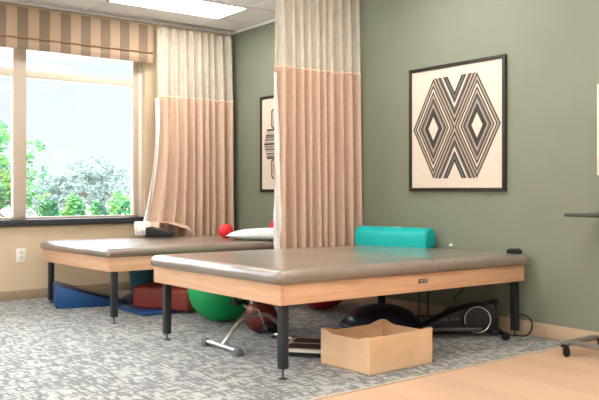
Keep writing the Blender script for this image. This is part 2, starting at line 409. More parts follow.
# ------------------------------------------------------------------ treatment tables
def mat_table(name, label, loc, rot, seam, W_, L_, inx, iny0, iny1):
    o = thing(name, label, 'treatment table', loc, rot)
    rx, ry = rot[0], rot[1]
    hx, hy = W_ / 2, L_ / 2
    z0, z1 = .386, .495
    t = .022
    b = MB()
    b.box((-hx, -hy, z0), (hx, -hy + t, z1), .003); b.box((-hx, hy - t, z0), (hx, hy, z1), .003)
    b.box((hx - t, -hy + t, z0), (hx, hy - t, z1), .003); b.box((-hx, -hy + t, z0), (-hx + t, hy - t, z1), .003)
    b.box((-hx + t, -hy + t, z1 - .03), (hx - t, hy - t, z1 - .01))
    ap = b.build('apron', 'apron', o, local=True)
    # padded top with softly crowned edges
    px, py = hx + .03, hy + .03
    b = MB(); n = 60
    def pad(u, v, top):
        # superellipse plan grid
        X = (u * 2 - 1); Y = (v * 2 - 1)
        e = max(abs(X), abs(Y))
        return X, Y
    prof = [(0.0, .507), (-.004, .515), (.0, .53), (-.004, .545), (-.014, .558), (-.030, .567), (-.055, .572), (-.11, .574)]
    prof[0] = (-.03, .493); prof[1] = (-.004, .505)
    def ring(d, z):
        pts = []; r = max(.045 + d * .5, .02)
        ax, ay = px + d - r, py + d - r
        for cx, cy, a0 in ((ax, ay, 0), (-ax, ay, 90), (-ax, -ay, 180), (ax, -ay, 270)):
            for k in range(7):
                a = math.radians(a0 + 15 * k); pts.append((cx + r * math.cos(a), cy + r * math.sin(a), z))
            # edge points to the next corner
            nx = {0: (-ax, ay + r), 90: (-ax - r, -ay), 180: (ax, -ay - r), 270: (ax + r, ay)}[a0]
            lx, ly, _ = pts[-1]
            for k in range(1, 24):
                f = k / 24; pts.append((lx + (nx[0] - lx) * f, ly + (nx[1] - ly) * f, z))
        return pts
    rings = []
    for i, (d, z) in enumerate(prof):
        vs = []
        for (x, y, zz) in ring(d, z):
            w = noise.noise(Vector((x * 5, y * 5, z * 20 + loc[0]))) * .0035
            g = 0
            if seam and 0 < i: g = -.004 * math.exp(-((y - seam_y) / .012) ** 2)
            sx = 1 + (w + g) / px; vs.append(b.bm.verts.new((x * sx, y * (1 + w / py), zz + w * .4 + g)))
        rings.append(vs)
    for A, B in zip(rings, rings[1:]):
        n = len(A)
        for k in range(n): b.bm.faces.new((A[k], A[(k + 1) % n], B[(k + 1) % n], B[k]))
    b.bm.faces.new(rings[-1]); b.bm.faces.new(rings[0][::-1])
    b.build('padded_top', 'vinyl', o, local=True, ang=60)
    if seam:
        MB().tube([(px + .001, seam_y, .51), (px + .004, seam_y, .53), (px - .012, seam_y, .557), (px - .05, seam_y, .572), (px - .11, seam_y, .5745), (-px + .11, seam_y, .5745), (-px + .03, seam_y, .566), (-px, seam_y, .53)], .002, 6).build('seam', plain('seam_vinyl', (.22, .185, .155), .45), o, local=True)
    for sx in (-1, 1):
        for sy in (-1, 1):
            lx, ly = sx * (hx - inx), (hy - iny1 if sy > 0 else -hy + iny0)
            dz = -(-ry * lx + rx * ly) - loc[2]
            lg = MB().box((lx - .0225, ly - .0225, .04), (lx + .0225, ly + .0225, z1 - .03), .003).build('leg', 'steel_dk', o, local=True)
            b = MB(); b.tube([(lx, ly, dz + .006), (lx, ly, .045)], .006, 8)
            b.lathe([(0, dz), (.024, dz), (.024, dz + .005), (.01, dz + .009), (0, dz + .009)], (lx, ly, 0), 'z', 16)
            b.build('levelling_foot', 'foot_metal', lg, local=True)
    for (bx, by, ax) in ((hx, -hy + .10, 'x'), (hx, -hy + .04, 'x'), (hx, hy - .08, 'x'), (hx - .09, -hy, 'y'), (-hx + .08, -hy, 'y')):
        b = MB(); b.lathe([(0, 0), (.005, 0), (.004, .0015), (0, .002)], (bx, by, .425), ax, 10, Matrix.Rotation(PI, 4, 'X') if ax == 'y' else None)
        b.build('bolt', 'zinc', o, local=True)
    return o
seam_y = .15
T1 = mat_table('treatment_table', 'nearest padded treatment table with a taupe vinyl top, badge and maple apron', (3.175, -1.108, 0), (-.008, -.010, 0), True, 1.465, 2.07, .065, .065, .022)
seam_y = 9
T2 = mat_table('treatment_table', 'padded treatment table further back below the window, behind the curtain', (1.022, -1.145, -.013), (-.010, -.016, .010), False, 1.43, 2.06, .04, .06, .05)
T2M = T2.matrix_basis.copy()
def t2z(x, y): return -.013 + .574 - .010 * (y + 1.145) + .016 * (x - 1.022)
# maker's badge on the front table's long apron
hx = 1.465 / 2
b = MB().box((hx, -.005, .437), (hx + .003, .075, .462), .001).build('badge', 'black', T1, local=True)
b2 = MB()
random.seed(3)
for row, (za, zb) in enumerate(((.4515, .4585), (.4405, .4475))):
    y = .0
    while y < .068:
        w = random.choice((.003, .005, .007)); b2.box((hx + .003, y, za + random.choice((0, .002))), (hx + .0036, y + w, zb - random.choice((0, .002)))); y += w + .0022
b2.build('lettering', 'badge_ink', b, local=True, smooth=False)

# ------------------------------------------------------------------ curtains
def pleats(n, seed):
    rnd = random.Random(seed); ph = [0]
    for k in range(n * 2): ph.append(ph[-1] + rnd.uniform(.6, 1.4))
    return [p / ph[-1] for p in ph]
def curtain(o, base, direc, normal, width, z0, zs, z1, n, amp, seed, skew=None, scal=0, namp=None):
    """cloth part below the seam, net part above it, stitched band between"""
    nodes = pleats(n, seed); rnd = random.Random(seed + 5); am = [rnd.uniform(.55, 1.15) for _ in nodes]
    direc = Vector(direc); normal = Vector(normal); base = Vector(base)
    def wave(u):
        for i in range(len(nodes) - 1):
            if u <= nodes[i + 1] + 1e-9:
                f = (u - nodes[i]) / (nodes[i + 1] - nodes[i]); s = 1 if i % 2 else -1
                return s * math.sin(PI * f) ** .8 * am[i]
        return 0
    def P(u, z, a):
        t = (zs - z) / (zs - z0) if z < zs else 0
        k = 1 + .35 * t
        uu = u + .006 * math.sin(z * 3 + u * 40) * t
        p = base + direc * (width * uu) + normal * (a * k * wave(min(max(u + .010 * noise.noise(Vector((u * 3, z * .5, seed))) * t, 0), 1)) + .010 * t * noise.noise(Vector((u * 5, z * .7, seed))))
        if skew: p += skew(u, z)
        p.z = z; return p
    b = MB(); nu = n * 26
    b.grid(lambda u, v: P(u, z0 + (zs - z0) * v, amp), nu, 36); b.build('cloth_panel', 'cloth', o, ang=180, solid=.002)
    b = MB(); na = namp or amp
    def N(u, v):
        top = z1 - scal * abs(math.sin(u * PI * 14)) ** 2
        p = P(u, zs + (top - zs) * v, amp + (na - amp) * v); return p
    b.grid(N, nu, 12); b.build('net_panel', 'net', o, ang=180)
    b = MB(); b.grid(lambda u, v: P(u, zs - .012 + .02 * v, amp) + normal * 0, nu, 2); b.build('stitched_band', 'band', o, ang=180, solid=.005)
    return P
# near curtain, perpendicular to the green wall, between the tables
o = thing('privacy_curtain', 'beige pleated privacy curtain with net header hanging between the two tables', 'curtain', (2.12, -.45, .47))
P1 = curtain(o, (2.09, -.880, 0), Vector((.04, .868, 0)), (1, -.05, 0), 1, .50, 2.02, 2.70, 10, .050, 11, namp=.030,
             skew=lambda u, z: Vector((0, 0, 0)) + Vector((0, .012 * (2.02 - z) * u if z < 2.02 else 0, 0)))
b = MB()
def lin(u, v):
    z = .50 + 1.46 * v; w = .012 + .072 * (1 - v) ** .8
    return Vector((2.098 + .012 + .010 * math.sin(u * 9 + z * 7) + .008 * noise.noise(Vector((u * 3, z * 9, 1))), -.905 + .006 * math.sin(z * 6) + u * w, z))
b.grid(lin, 10, 60); b.build('white_lining', 'lining', o, ang=180, solid=.003)
for k in range(11):
    y = -.86 + k * .083; MB().tube([(2.11, y, 2.68), (2.11, y + .004, 2.70), (2.11, y, 2.720)], .003, 6).build('hook', 'zinc', o)
tag(MB().box((2.09, -2.9, 2.722), (2.13, -.016, 2.739), .003).build('curtain_track', 'track'), 'slim ceiling track carrying the curtain between the tables', 'curtain track')

# far curtain along the window wall
o = thing('window_curtain', 'beige pleated curtain with net header gathered beside the window', 'curtain', (.13, -.5, .3))
def sk(u, z):
    if z > 1.75: return Vector((0, 0, 0))
    t = (1.75 - z) / 1.2; return Vector((.10 * t * (1 - u) ** 2, -.20 * t * t * (1 - u) ** 3, 0))
P2 = curtain(o, (.13, -.965, 0), (0, .90, 0), (1, 0, 0), 1, .36, 1.965, 2.675, 9, .048, 23, skew=sk, scal=.018, namp=.02)
# white lining at the turned edge
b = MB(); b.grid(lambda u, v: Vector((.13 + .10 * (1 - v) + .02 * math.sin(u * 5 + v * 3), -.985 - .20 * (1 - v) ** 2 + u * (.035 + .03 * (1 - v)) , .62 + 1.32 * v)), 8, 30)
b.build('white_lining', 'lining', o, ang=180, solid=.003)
# corner draped over the black cushion
b = MB()
def drape(u, v):
    # u from left fringe to right, v from top to bottom
    x = .30 + .06 * v + .05 * math.sin(u * 6) * .3; y = -1.235 + u * .56
    top = .70 - .02 * u - .03 * (2 * u - 1) ** 2
    bot = .576 if u < .22 else (.69 - .0 * u if u < .45 else .69 - (u - .45) * .19)
    z = top + (bot - top) * v; r = .02 * math.sin(u * 30 + v * 2) * (.3 + v)
    return Vector((.15 + .24 * v ** .5 * (1 - .3 * u) + r * .7 + .02, y + .03 * v * (1 - u) + .01 * math.sin(v * 5 + u * 12), z))
b.grid(drape, 60, 12); b.build('draped_corner', 'cloth', o, ang=180, solid=.004)
b = MB()
for k in range(9):
    y = -1.31 + k * .017; b.tube([(.33, y + .02, .70), (.37, y + .01 * math.sin(k), .66), (.40 + .008 * (k % 3), y - .01, .62), (.41, y - .012 + .004 * (k % 2), .578)], [.012, .011, .009, .007], 6)
b.build('white_fringe', 'lining', o)
for k in range(14):
    y = -.95 + k * .066; MB().tube([(.13, y, 2.66), (.13, y + .004, 2.70), (.13, y, 2.720)], .003, 6).build('hook', 'zinc', o)
tag(MB().box((.115, -1.0, 2.722), (.145, -.03, 2.739), .003).build('curtain_track', 'track'), 'slim ceiling track above the curtain beside the window', 'curtain track')

# black cushion under the draped curtain
def rot_z(a, c): return Matrix.Translation(c) @ Matrix.Rotation(a, 4, 'Z')
b = MB(); b.prism([(0, 0), (.25, 0), (.25, .035), (.235, .045), (.03, .095), (0, .09)], .16, rot_z(math.radians(52), (.515, -1.275, .563)), .006)
tag(b.build('foam_wedge', 'black_soft'), 'black wedge cushion under the draped curtain corner on the far table', 'cushion')

# ------------------------------------------------------------------ pictures
def picture(name, x0, label, z0=1.0):
    o = thing(name, label, 'picture', (x0 + .488, -.002, 1.0))
    z1 = z0 + .982; x1 = x0 + .952; f = .027
    b = MB()
    b.box((x0, -.026, z0), (x0 + f, -.001, z1), .003); b.box((x1 - f, -.026, z0), (x1, -.001, z1), .003)
    b.box((x0 + f, -.026, z0), (x1 - f, -.001, z0 + f), .003); b.box((x0 + f, -.026, z1 - f), (x1 - f, -.001, z1), .003)
    b.build('frame', 'pict_frame', o)
    MB().box((x0 + f, -.014, z0 + f), (x1 - f, -.004, z1 - f)).build('paper', 'paper', o, smooth=False)
    return o
o = picture('framed_picture', 2.753, 'large framed print of two interlocking striped diamonds on the green wall')
b = MB(); cx, cz = 3.229, 1.492; a = .217; k = .392 / a; yy = -.0155
cols = [0, 2, 0, 3, 0, 2, 0, 1, 2, 0, 0, 0]  # 0 dark 1 grey 2 tan 3 paper
def quad(p): b._faces([(cx + u, yy, cz + v) for u, v in p], [(0, 1, 2, 3)])
for s in (-1, 1):
    nt_ = 12; inner = .24
    for i in range(nt_):
        if i >= nt_: break
        r0 = a * (1 - (1 - inner) * i / nt_); r1 = a * (1 - (1 - inner) * (i + 1) / nt_); b.mi = cols[i]
        c0 = s * a
        P0 = [(c0 + r0, 0), (c0, r0 * k), (c0 - r0, 0), (c0, -r0 * k)]; P1_ = [(c0 + r1, 0), (c0, r1 * k), (c0 - r1, 0), (c0, -r1 * k)]
        for j in range(4): quad([P0[j], P0[(j + 1) % 4], P1_[(j + 1) % 4], P1_[j]])
for s in (-1, 1):
    for i in range(9):
        g0, g1 = i * .0165, (i + 1) * .0165; b.mi = [2, 0, 2, 0, 1, 3, 0, 1, 0][i]
        for q in (-1, 1): quad([(0, s * k * g0), (q * (a - g0), s * k * a), (q * (a - g1), s * k * a), (0, s * k * g1)])
b.build('printed_pattern', ['ink_dark', 'ink_grey', 'ink_tan', 'paper'], o, smooth=False)
o = picture('framed_picture', .602, 'framed print of striped hexagons half hidden by the hanging curtain', .99)
b = MB()
def hexa(hx_, hz_, rw, rh, ori):
    n = 13
    for i in range(n):
        z0 = -rh + 2 * rh * i / n; z1 = -rh + 2 * rh * (i + .62 + .25 * (i % 3 == 0)) / n
        def hw(z): return rw * (1 - .42 * abs(z) / rh)
        b.mi = (0, 1, 0, 2)[i % 4]
        b._faces([(hx_ - hw(z0), -.0155, hz_ + z0), (hx_ + hw(z0), -.0155, hz_ + z0), (hx_ + hw(z1), -.0155, hz_ + z1), (hx_ - hw(z1), -.0155, hz_ + z1)], [(0, 1, 2, 3)])
def hexv(hx_, hz_, r):
    for i in range(5):
        r0 = r * (1 - i * .19); r1 = r0 - r * .14; b.mi = (0, 2)[i % 2]
        for j in range(6):
            a0 = PI / 6 + j * PI / 3 ; a1 = a0 + PI / 3
            b._faces([(hx_ + rr * math.cos(t) * .8, -.0155, hz_ + rr * math.sin(t)) for rr, t in ((r0, a0), (r0, a1), (r1, a1), (r1, a0))], [(0, 1, 2, 3)])
for hx_ in (.80, 1.08, 1.36): hexa(hx_, 1.48, .135, .155, 0)
for hx_ in (.90, 1.22):
    for hz_ in (1.735, 1.225): hexv(hx_, hz_, .155)
b.build('printed_pattern', ['ink_dark', 'ink_grey', 'ink_tan'], o, smooth=False)

# white board at the right edge
o = thing('wall_board', 'pale wall board at the right edge of the picture above the rolling table', 'board', (4.9, -.002, 1.1))
MB().box((4.455, -.016, 1.12), (5.38, -.006, 1.67), .001).build('board_face', 'white_pl', o)
b = MB()
for lo, hi in (((4.418, -.022, 1.104), (4.455, -.001, 1.685)), ((5.38, -.022, 1.104), (5.405, -.001, 1.685)), ((4.43, -.022, 1.104), (5.38, -.001, 1.12)), ((4.43, -.022, 1.67), (5.38, -.001, 1.685))): b.box(lo, hi, .003)
b.build('frame', plain('pale_board_frame', (.82, .72, .64), .45), o)

# ------------------------------------------------------------------ things on the tables
TZ = .575
# turquoise half-round bolster on the near table
ang = math.radians(12); o = thing('bolster', 'turquoise half-round bolster lying on the nearest table against the green wall', 'bolster', (2.42, -.322, .5625), (0, 0, ang))
def dshape(w, h, n=14):
    pts = [(0, 0.0), (0, h * .38)]
    for k in range(n + 1):
        t = PI - PI * k / n; c, s_ = math.cos(t), math.sin(t)
        pts.append((w / 2 + (w / 2) * (abs(c) ** .8) * (1 if c > 0 else -1), h * .40 + h * .60 * s_ ** .75))
    pts += [(w, h * .38), (w, 0)]
    out = []
    for p in pts:
        if not out or (Vector(p) - Vector(out[-1])).length > 1e-4: out.append(p)
    return out
D = dshape(.165, .152)
m4 = Matrix(((0, 1, 0, 0), (1, 0, 0, 0), (0, 0, 1, 0), (0, 0, 0, 1)))
b = MB(); b.prism(D, .68, m4, .014, 3); b.build('cover', 'teal', o, local=True, ang=50)
b = MB(); b.tube([(.667, y, z) for y, z in [(p[0] * .995, max(p[1], .002)) for p in D]], .0022, 6); b.build('end_seam', 'teal_end', o, local=True)
MB().box((.33, .055, .1505), (.41, .085, .1535), .0005).build('tag', 'red_tag', o, local=True)
# black box at the corner
o = thing('hand_control', 'small black control box at the wall corner of the nearest table', 'control', (3.80, -.15, TZ))
mm = rot_z(math.radians(15), (3.812, -.150, TZ - .002))
b = MB(); b.box((0, 0, 0), (.095, .055, .026), .006, 2, mm); b.build('housing', 'black', o)
b = MB(); b.box((.012, .008, .026), (.06, .045, .033), .003, 2, mm); b.box((.062, .01, .026), (.085, .04, .036), .003, 2, mm); b.build('buttons', plain('dark_olive_button', (.05, .05, .03), .5), o)
# red ball, pillow and second ball on the far table
b = MB(); b.ball((1.03, -.70, t2z(1.03, -.7) + .068), .069, 32); o = b.build('exercise_ball', 'red_bright'); tag(o, 'small bright red ball on the far table beside the white pillow', 'ball')
TP = t2z(1.55, -.46)
o = thing('pillow', 'flat white pillow on the far table left of the hanging curtain', 'pillow', (1.5, -.50, TZ))
def pil(sgn):
    def f(u, v):
        X = u * 2 - 1; Y = v * 2 - 1
        h = (max(0, 1 - abs(X) ** 3.2) * max(0, 1 - abs(Y) ** 3.2)) ** .55
        return Vector((1.575 + .40 * X * .70 + .20 * Y * -.71, -.53 + .40 * X * .71 + .20 * Y * .7, TP + .046 + sgn * (.043 * h + .002) + (.010 * h if sgn > 0 else 0) + .02 * (u - .2) * (sgn > 0) * h + .003 * noise.noise(Vector((u * 6, v * 6, 0))) * h))
    return f
b = MB(); b.grid(pil(1), 36, 24); b.grid(pil(-1), 36, 24); bmesh.ops.remove_doubles(b.bm, verts=b.bm.verts, dist=.0045); b.build('case', 'pillow', o, ang=180)
b = MB(); pts = []
for k in range(37): pts.append(pil(1)(k / 36, 0) - Vector((0, 0, .002)))
b.tube(pts, .003, 6); b.build('edge_seam', plain('pillow_seam', (.62, .7, .68), .7), o)
b = MB(); b.ball((1.19, -.20, t2z(1.19, -.20) + .093), .092, 32); o = b.build('exercise_ball', 'red_bright'); tag(o, 'red ball behind the pillow showing at the curtain edge', 'ball')

# ------------------------------------------------------------------ things under and between the tables
# blue foam wedge
o = thing('foam_wedge', 'blue foam wedge with a navy top lying under the far table by its left leg', 'wedge', (.75, -2.25, 0))
ax = (Vector((.93, -1.60, 0)) - Vector((.743, -2.251, 0))).normalized(); bx = Vector((-ax.y, ax.x, 0))
WM = Matrix(((ax.x, bx.x, 0, .765), (ax.y, bx.y, 0, -2.222), (0, 0, 1, 0), (0, 0, 0, 1)))
LW, DW = .56, .42
b = MB(); b.prism([(0, 0.001), (0, .185), (.03, .19), (LW, .03), (LW, .001)], DW, WM, .006); b.build('body', 'blue', o, ang=30)
b = MB(); b._faces([WM @ Vector(p) for p in ((.03, .006, .1912), (LW, .006, .0312), (LW, DW - .006, .0312), (.03, DW - .006, .1912))], [(0, 1, 2, 3)])
b.build('top_cover', 'navy', o, solid=.002)
b = MB(); b.box((0, 0, 0.001), (.50, .58, .030), .008, 2, rot_z(math.radians(0), (1.06, -1.80, 0)) ); o = b.build('floor_mat', 'blue'); tag(o, 'thin blue mat flat on the carpet under the maroon bolster', 'mat')
b = MB(); b.prism([(0, 0.001), (.22, 0.001), (.22, .10), (.18, .12), (0, .05)], .22, rot_z(math.radians(78), (.955, -1.655, .0)), .008)
tag(b.build('foam_wedge', 'navy'), 'dark navy wedge cushion behind the blue wedge under the far table', 'wedge')
# maroon bolster
d1 = Vector((1.764 - 1.259, -1.471 + 1.72, 0)).normalized(); d2 = Vector((-d1.y, d1.x, 0))
o = thing('bolster', 'maroon vinyl box bolster lying on the blue mat under the far table', 'bolster', (1.27, -1.72, .03))
BM_ = Matrix(((d1.x, d2.x, 0, 1.25), (d1.y, d2.y, 0, -1.752), (0, 0, 1, .031), (0, 0, 0, 1)))
MB().box((0, 0, 0), (.56, .26, .185), .028, 4, BM_).build('cover', 'maroon', o)
b = MB(); b.tube([BM_ @ Vector(p) for p in ((.02, -.001, .155), (.54, -.001, .155))], .003, 6); b.tube([BM_ @ Vector(p) for p in ((.02, -.001, .03), (.54, -.001, .03))], .003, 6)
b.build('piping', plain('maroon_piping', (.3, .06, .04), .4), o)
# dusty teal bin
o = thing('waste_bin', 'dusty teal tapered bin on the floor behind the maroon bolster', 'bin', (.56, -1.34, 0))
b = MB(); b.lathe([(0, 0.001), (.085, 0.001), (.09, .006), (.118, .31), (.114, .31), (.087, .012), (0, .012)], (.56, -1.34, 0)); b.build('body', 'tealblue', o)
b = MB(); b.lathe([(.114, .305), (.123, .305), (.123, .318), (.114, .318), (.114, .305)], (.56, -1.34, 0)); b.build('rim', 'tealblue', o)
# green exercise ball between the tables
b = MB(); b.ball((2.135, -1.42, .262), .261, 64)
o = b.build('exercise_ball', 'green_ball'); tag(o, 'large green exercise ball on the carpet between the two tables', 'ball')
b = MB(); b.lathe([(0, 0), (.012, 0), (.012, .004), (0, .005)], (2.135, -1.42, .521)); b.build('plug', 'white_pl', None); bpy.data.objects['plug'].parent = o
b = MB(); b.ball((2.12, -.42, .247), .246, 48); o = b.build('exercise_ball', 'red_ball'); tag(o, 'dark red exercise ball on the floor beneath the hanging curtain', 'ball')
# maroon medicine ball
o = thing('medicine_ball', 'brown-red medicine ball on the carpet behind the pedal exerciser', 'ball', (2.70, -1.44, 0))
c = Vector((2.70, -1.44, .116)); MB().ball(c, .115, 40).build('shell', 'brown_ball', o)
b = MB()
for ax_ in range(3):
    R3 = Matrix.Rotation(.6, 3, 'Z') @ Matrix.Rotation(.5, 3, 'X')
    pts = []
    for k in range(40):
        t = 2 * PI * k / 40; v = [0, 0, 0]; v[(ax_ + 1) % 3] = math.cos(t); v[(ax_ + 2) % 3] = math.sin(t); pts.append(c + R3 @ Vector(v) * .1145)
    b.tube(pts, .0022, 5, closed=True)
b.build('groove', 'black_soft', o)

# pedal exerciser
o = thing('pedal_exerciser', 'chrome pedal exerciser with black pedals in front of the medicine ball', 'exerciser', (3.03, -1.7, 0))
ya, yb = -1.965, -1.47
def footbar(y, xl, xr, r):
    fb = MB(); fb.tube([(xl + .02, y, .028), (xr - .02, y, .028)], r, 12); fb = fb.build('foot_bar', 'chrome', o)
    for x in (xl, xr): 
        MB().prism([(-.026, 0.001), (.026, 0.001), (.020, .035), (.008, .05), (-.008, .05), (-.020, .035)], .05, Matrix.Translation((x, y - .0, 0)) @ Matrix.Rotation(PI / 2, 4, 'Z') @ Matrix.Translation((0, -.025, 0)), .004).build('rubber_foot', 'rubber_grey', fb)
footbar(ya, 2.835, 3.225, .015); footbar(yb, 2.89, 3.15, .015)
b = MB(); xm = 3.03
pts = [(xm, ya, .028), (xm - .0, ya + .09, .125), (xm, ya + .14, .178), (xm, ya + .20, .198), (xm, yb - .18, .198), (xm, yb - .12, .18), (xm, yb - .05, .11), (xm, yb, .028)]
# smooth the path
def smooth(p, n=2):
    p = [Vector(q) for q in p]
    for _ in range(n):
        q = [p[0]]
        for a_, c_ in zip(p, p[1:]): q += [a_ * .75 + c_ * .25, a_ * .25 + c_ * .75]
        q.append(p[-1]); p = q
    return p
b.tube(smooth(pts), .0135, 12); b.build('frame_tube', 'chrome', o)
hub = Vector((xm, (ya + yb) / 2 - .02, .245))
b = MB(); b.ball(hub, .034, 20, (1.2, 1, 1)); b.build('hub', 'pink', o)
b = MB(); b.tube([hub + Vector((0, 0, .01)), hub + Vector((0, .0, .075))], .011, 10); b.lathe([(0, 0), (.02, 0), (.02, .022), (0, .025)], hub + Vector((0, 0, .07)), 'z', 12); b.build('tension_knob', 'chrome', o)
b = MB(); b.tube([hub + Vector((-.075, 0, 0)), hub + Vector((.075, 0, 0))], .008, 8); b.build('axle', 'chrome', o)
for s, dy, dz in ((-1, -.02, .022), (1, .06, -.135)):
    a0 = hub + Vector((s * .075, 0, 0)); a1 = a0 + Vector((0, dy, dz)); a2 = a1 + Vector((s * .045, 0, 0))
    cr = MB(); cr.tube([a0, a1], .008, 8); cr = cr.build('crank', 'chrome', o)
    pd = MB().box(a1 + Vector((min(0, s * .085), -.04, -.012)), a1 + Vector((max(0, s * .085), .04, .012)), .006, 2).build('pedal', 'black', o)
    pp = [a1 + Vector((s * .045, -.038 + .0, .0))] + [a1 + Vector((s * .045, .042 * math.cos(t), .05 * math.sin(t))) for t in [PI - PI * k / 8 for k in range(9)]]
    st = MB(); st.grid(lambda u, v: a1 + Vector((s * (.02 + .05 * v), -.042 * math.cos(PI * u), .055 * math.sin(PI * u))), 14, 1); st.build('strap', 'black_soft', pd, solid=.003)

# tray-like balance step
o = thing('balance_board', 'low cream-rimmed step board with dark brown pads behind the near table leg', 'step board', (3.29, -1.50, 0))
A_ = math.radians(40); TM = Matrix.Translation((3.405, -1.555, 0)) @ Matrix.Rotation(A_, 4, 'Z')
def rrect(w, h, r, n=6):
    pts = []
    for cx_, cy_, a0 in ((w - r, h - r, 0), (-w + r, h - r, 90), (-w + r, -h + r, 180), (w - r, -h + r, 270)):
        for k in range(n + 1):
            a = math.radians(a0 + 90 * k / n); pts.append((cx_ + r * math.cos(a), cy_ + r * math.sin(a)))
    return pts
def slab(bm_, w, h, r, z0, z1, mat, off=(0, 0)):
    base = rrect(w, h, r); n = len(base)
    v0 = [bm_.bm.verts.new(mat @ Vector((x + off[0], y + off[1], z0))) for x, y in base]; v1 = [bm_.bm.verts.new(mat @ Vector((x + off[0], y + off[1], z1))) for x, y in base]
    bm_.bm.faces.new(v0[::-1]); bm_.bm.faces.new(v1)
    for i in range(n): bm_.bm.faces.new((v0[i], v0[(i + 1) % n], v1[(i + 1) % n], v1[i]))
b = MB(); slab(b, .125, .165, .05, .010, .036, TM); b.build('base', 'black_soft', o)
b = MB()
slab(b, .145, .185, .05, .036, .054, TM)
b.build('rim', 'offwhite', o)
for oy in (-.083, .083):
    b = MB(); slab(b, .118, .070, .03, .054, .057, TM, (0, oy)); b.build('pad', 'brownpad', o)
for (x, y) in ((.10, .13), (-.10, .13), (.10, -.13), (-.10, -.13)): MB().lathe([(0, 0.001), (.02, 0.001), (.018, .011), (0, .011)], TM @ Vector((x, y, 0)), 'z', 12).build('rubber_foot', 'rubber_grey', o)

# open carton
o = thing('open_box', 'open pale wooden-coloured box with low cut edges in front of the near table', 'box', (3.89, -1.44, 0))
p0 = Vector((4.075, -1.665, 0)); u1 = Vector((-1, -.06, 0)).normalized(); u2 = Vector((-.02, 1, 0)).normalized(); wa, wb, hh, tk = .395, .505, .205, .006
def side(pa, pb, inner, name='side_panel', dip=.022):
    b = MB(); n = 32; d = (pb - pa)
    def top(t):
        e = min(t, 1 - t); s_ = min(1, max(0, (e - .04) / .22)); s_ = s_ * s_ * (3 - 2 * s_); return hh - dip * s_
    fr = []
    for k in range(n + 1):
        t = k / n; p = pa + d * t
        fr.append([p, p + Vector((0, 0, top(t))), p + inner * tk + Vector((0, 0, top(t))), p + inner * tk])
    vs = [[b.bm.verts.new(q + Vector((0, 0, .001))) for q in f] for f in fr]
    for A, B in zip(vs, vs[1:]):
        for j in range(4): b.bm.faces.new((A[j], A[(j + 1) % 4], B[(j + 1) % 4], B[j]))
    b.bm.faces.new(vs[0]); b.bm.faces.new(vs[-1][::-1]); b.build(name, 'carton', o, ang=30)
q1 = p0 + u1 * wa; q2 = p0 + u2 * wb; q3 = q1 + u2 * wb
side(p0, q1, u2); side(p0 + u2 * tk, q2, u1, dip=.004); side(q2, q3, -u2); side(q1, q3 , -u1)
b = MB(); b._faces([p + Vector((0, 0, .004)) for p in (p0, q1, q3, q2)], [(0, 1, 2, 3)]); b.build('bottom_panel', 'carton', o, solid=.004)

# navy dome balance trainer
o = thing('balance_dome', 'dark navy balance dome on the floor behind the open box', 'balance trainer', (3.03, -.62, 0))
c = Vector((3.045, -.61, 0)); b = MB()
b.lathe([(0, .04)] + [(.275, .04)] + [(.27 * math.cos(t), .045 + .125 * math.sin(t)) for t in [PI / 2 * k / 14 for k in range(15)]], c, 'z', 56); b.build('dome', 'navy_dome', o)
b = MB(); b.lathe([(0, .001), (.27, .001), (.295, .012), (.30, .03), (.29, .045), (.26, .05), (.0, .05)], c, 'z', 56); b.build('base_platform', 'black', o)

# under-desk elliptical
o = thing('elliptical_trainer', 'black compact elliptical trainer with silver ring disc by the rear table leg', 'exerciser', (3.7, -.35, 0))
# frame: e1 along the machine (image right), e2 away from the viewer
e1 = Vector((.60, .80, 0)).normalized(); e2 = Vector((-e1.y, e1.x, 0))
EM = Matrix(((e1.x, e2.x, 0, 3.722), (e1.y, e2.y, 0, -.352), (0, 0, 1, 0), (0, 0, 0, 1)))  # origin: under the disc centre, front side
prof = [(-.40, .03), (-.40, .055), (-.33, .09), (-.22, .145), (-.12, .190), (0, .222), (.06, .218), (.11, .20), (.155, .155), (.16, .10), (.14, .05), (.10, .03)]
prof = [(p.x, p.y) for p in smooth([(x, z, 0) for x, z in prof], 1)]
b = MB(); b.prism(prof, .16, EM, .012, 3); b.build('housing', 'black', o, ang=50)
Ry = Matrix.Rotation(PI / 2, 4, 'X')
b = MB(); b.lathe([(0, 0), (.098, 0), (.098, .018), (.09, .026), (0, .028)], (0, 0, 0), 'z', 48, EM @ Matrix.Translation((.0, .002, .125)) @ Ry); dk = b.build('disc', 'black_soft', o)
ringm = plain('silver_ring', (.75, .72, .68), .3, metal=.5)
b = MB(); b.tube([EM @ Vector((.088 * math.cos(t), -.026, .125 + .088 * math.sin(t))) for t in [math.radians(-125 + 325 * k / 48) for k in range(49)]], .0032, 6); b.build('ring', ringm, dk)
b = MB(); b.box((-.38, -.10, .055), (.02, -.03, .085), .012, 3, EM); b.box((-.38, .17, .085), (.02, .24, .115), .012, 3, EM); b.build('foot_pedal', plain('dark_pedal', (.03, .028, .026), .5), o)
b = MB(); b.tube(smooth([EM @ Vector(p) for p in ((.04, .08, .20), (.08, .06, .232), (.14, .05, .238), (.155, .05, .18))]), .012, 10); b.ball(EM @ Vector((.135, .05, .238)), .026, 16, (1.2, 1.2, .8)); b.build('carry_handle', 'black', o)
b = MB(); b.tube([EM @ Vector(p) for p in ((.17, -.10, .032), (.17, .20, .032))], .016, 10); b.box((.10, .0, .02), (.18, .14, .05), .006, 2, EM); b.build('stabiliser', 'black', o)
for p in ((.17, -.11, .026), (.17, .21, .026)):
    b = MB(); b.lathe([(0, -.018), (.02, -.018), (.025, -.012), (.025, .012), (.02, .018), (0, .018)], (0, 0, 0), 'z', 20, EM @ Matrix.Translation(p) @ Ry); b.build('wheel', 'black', o)
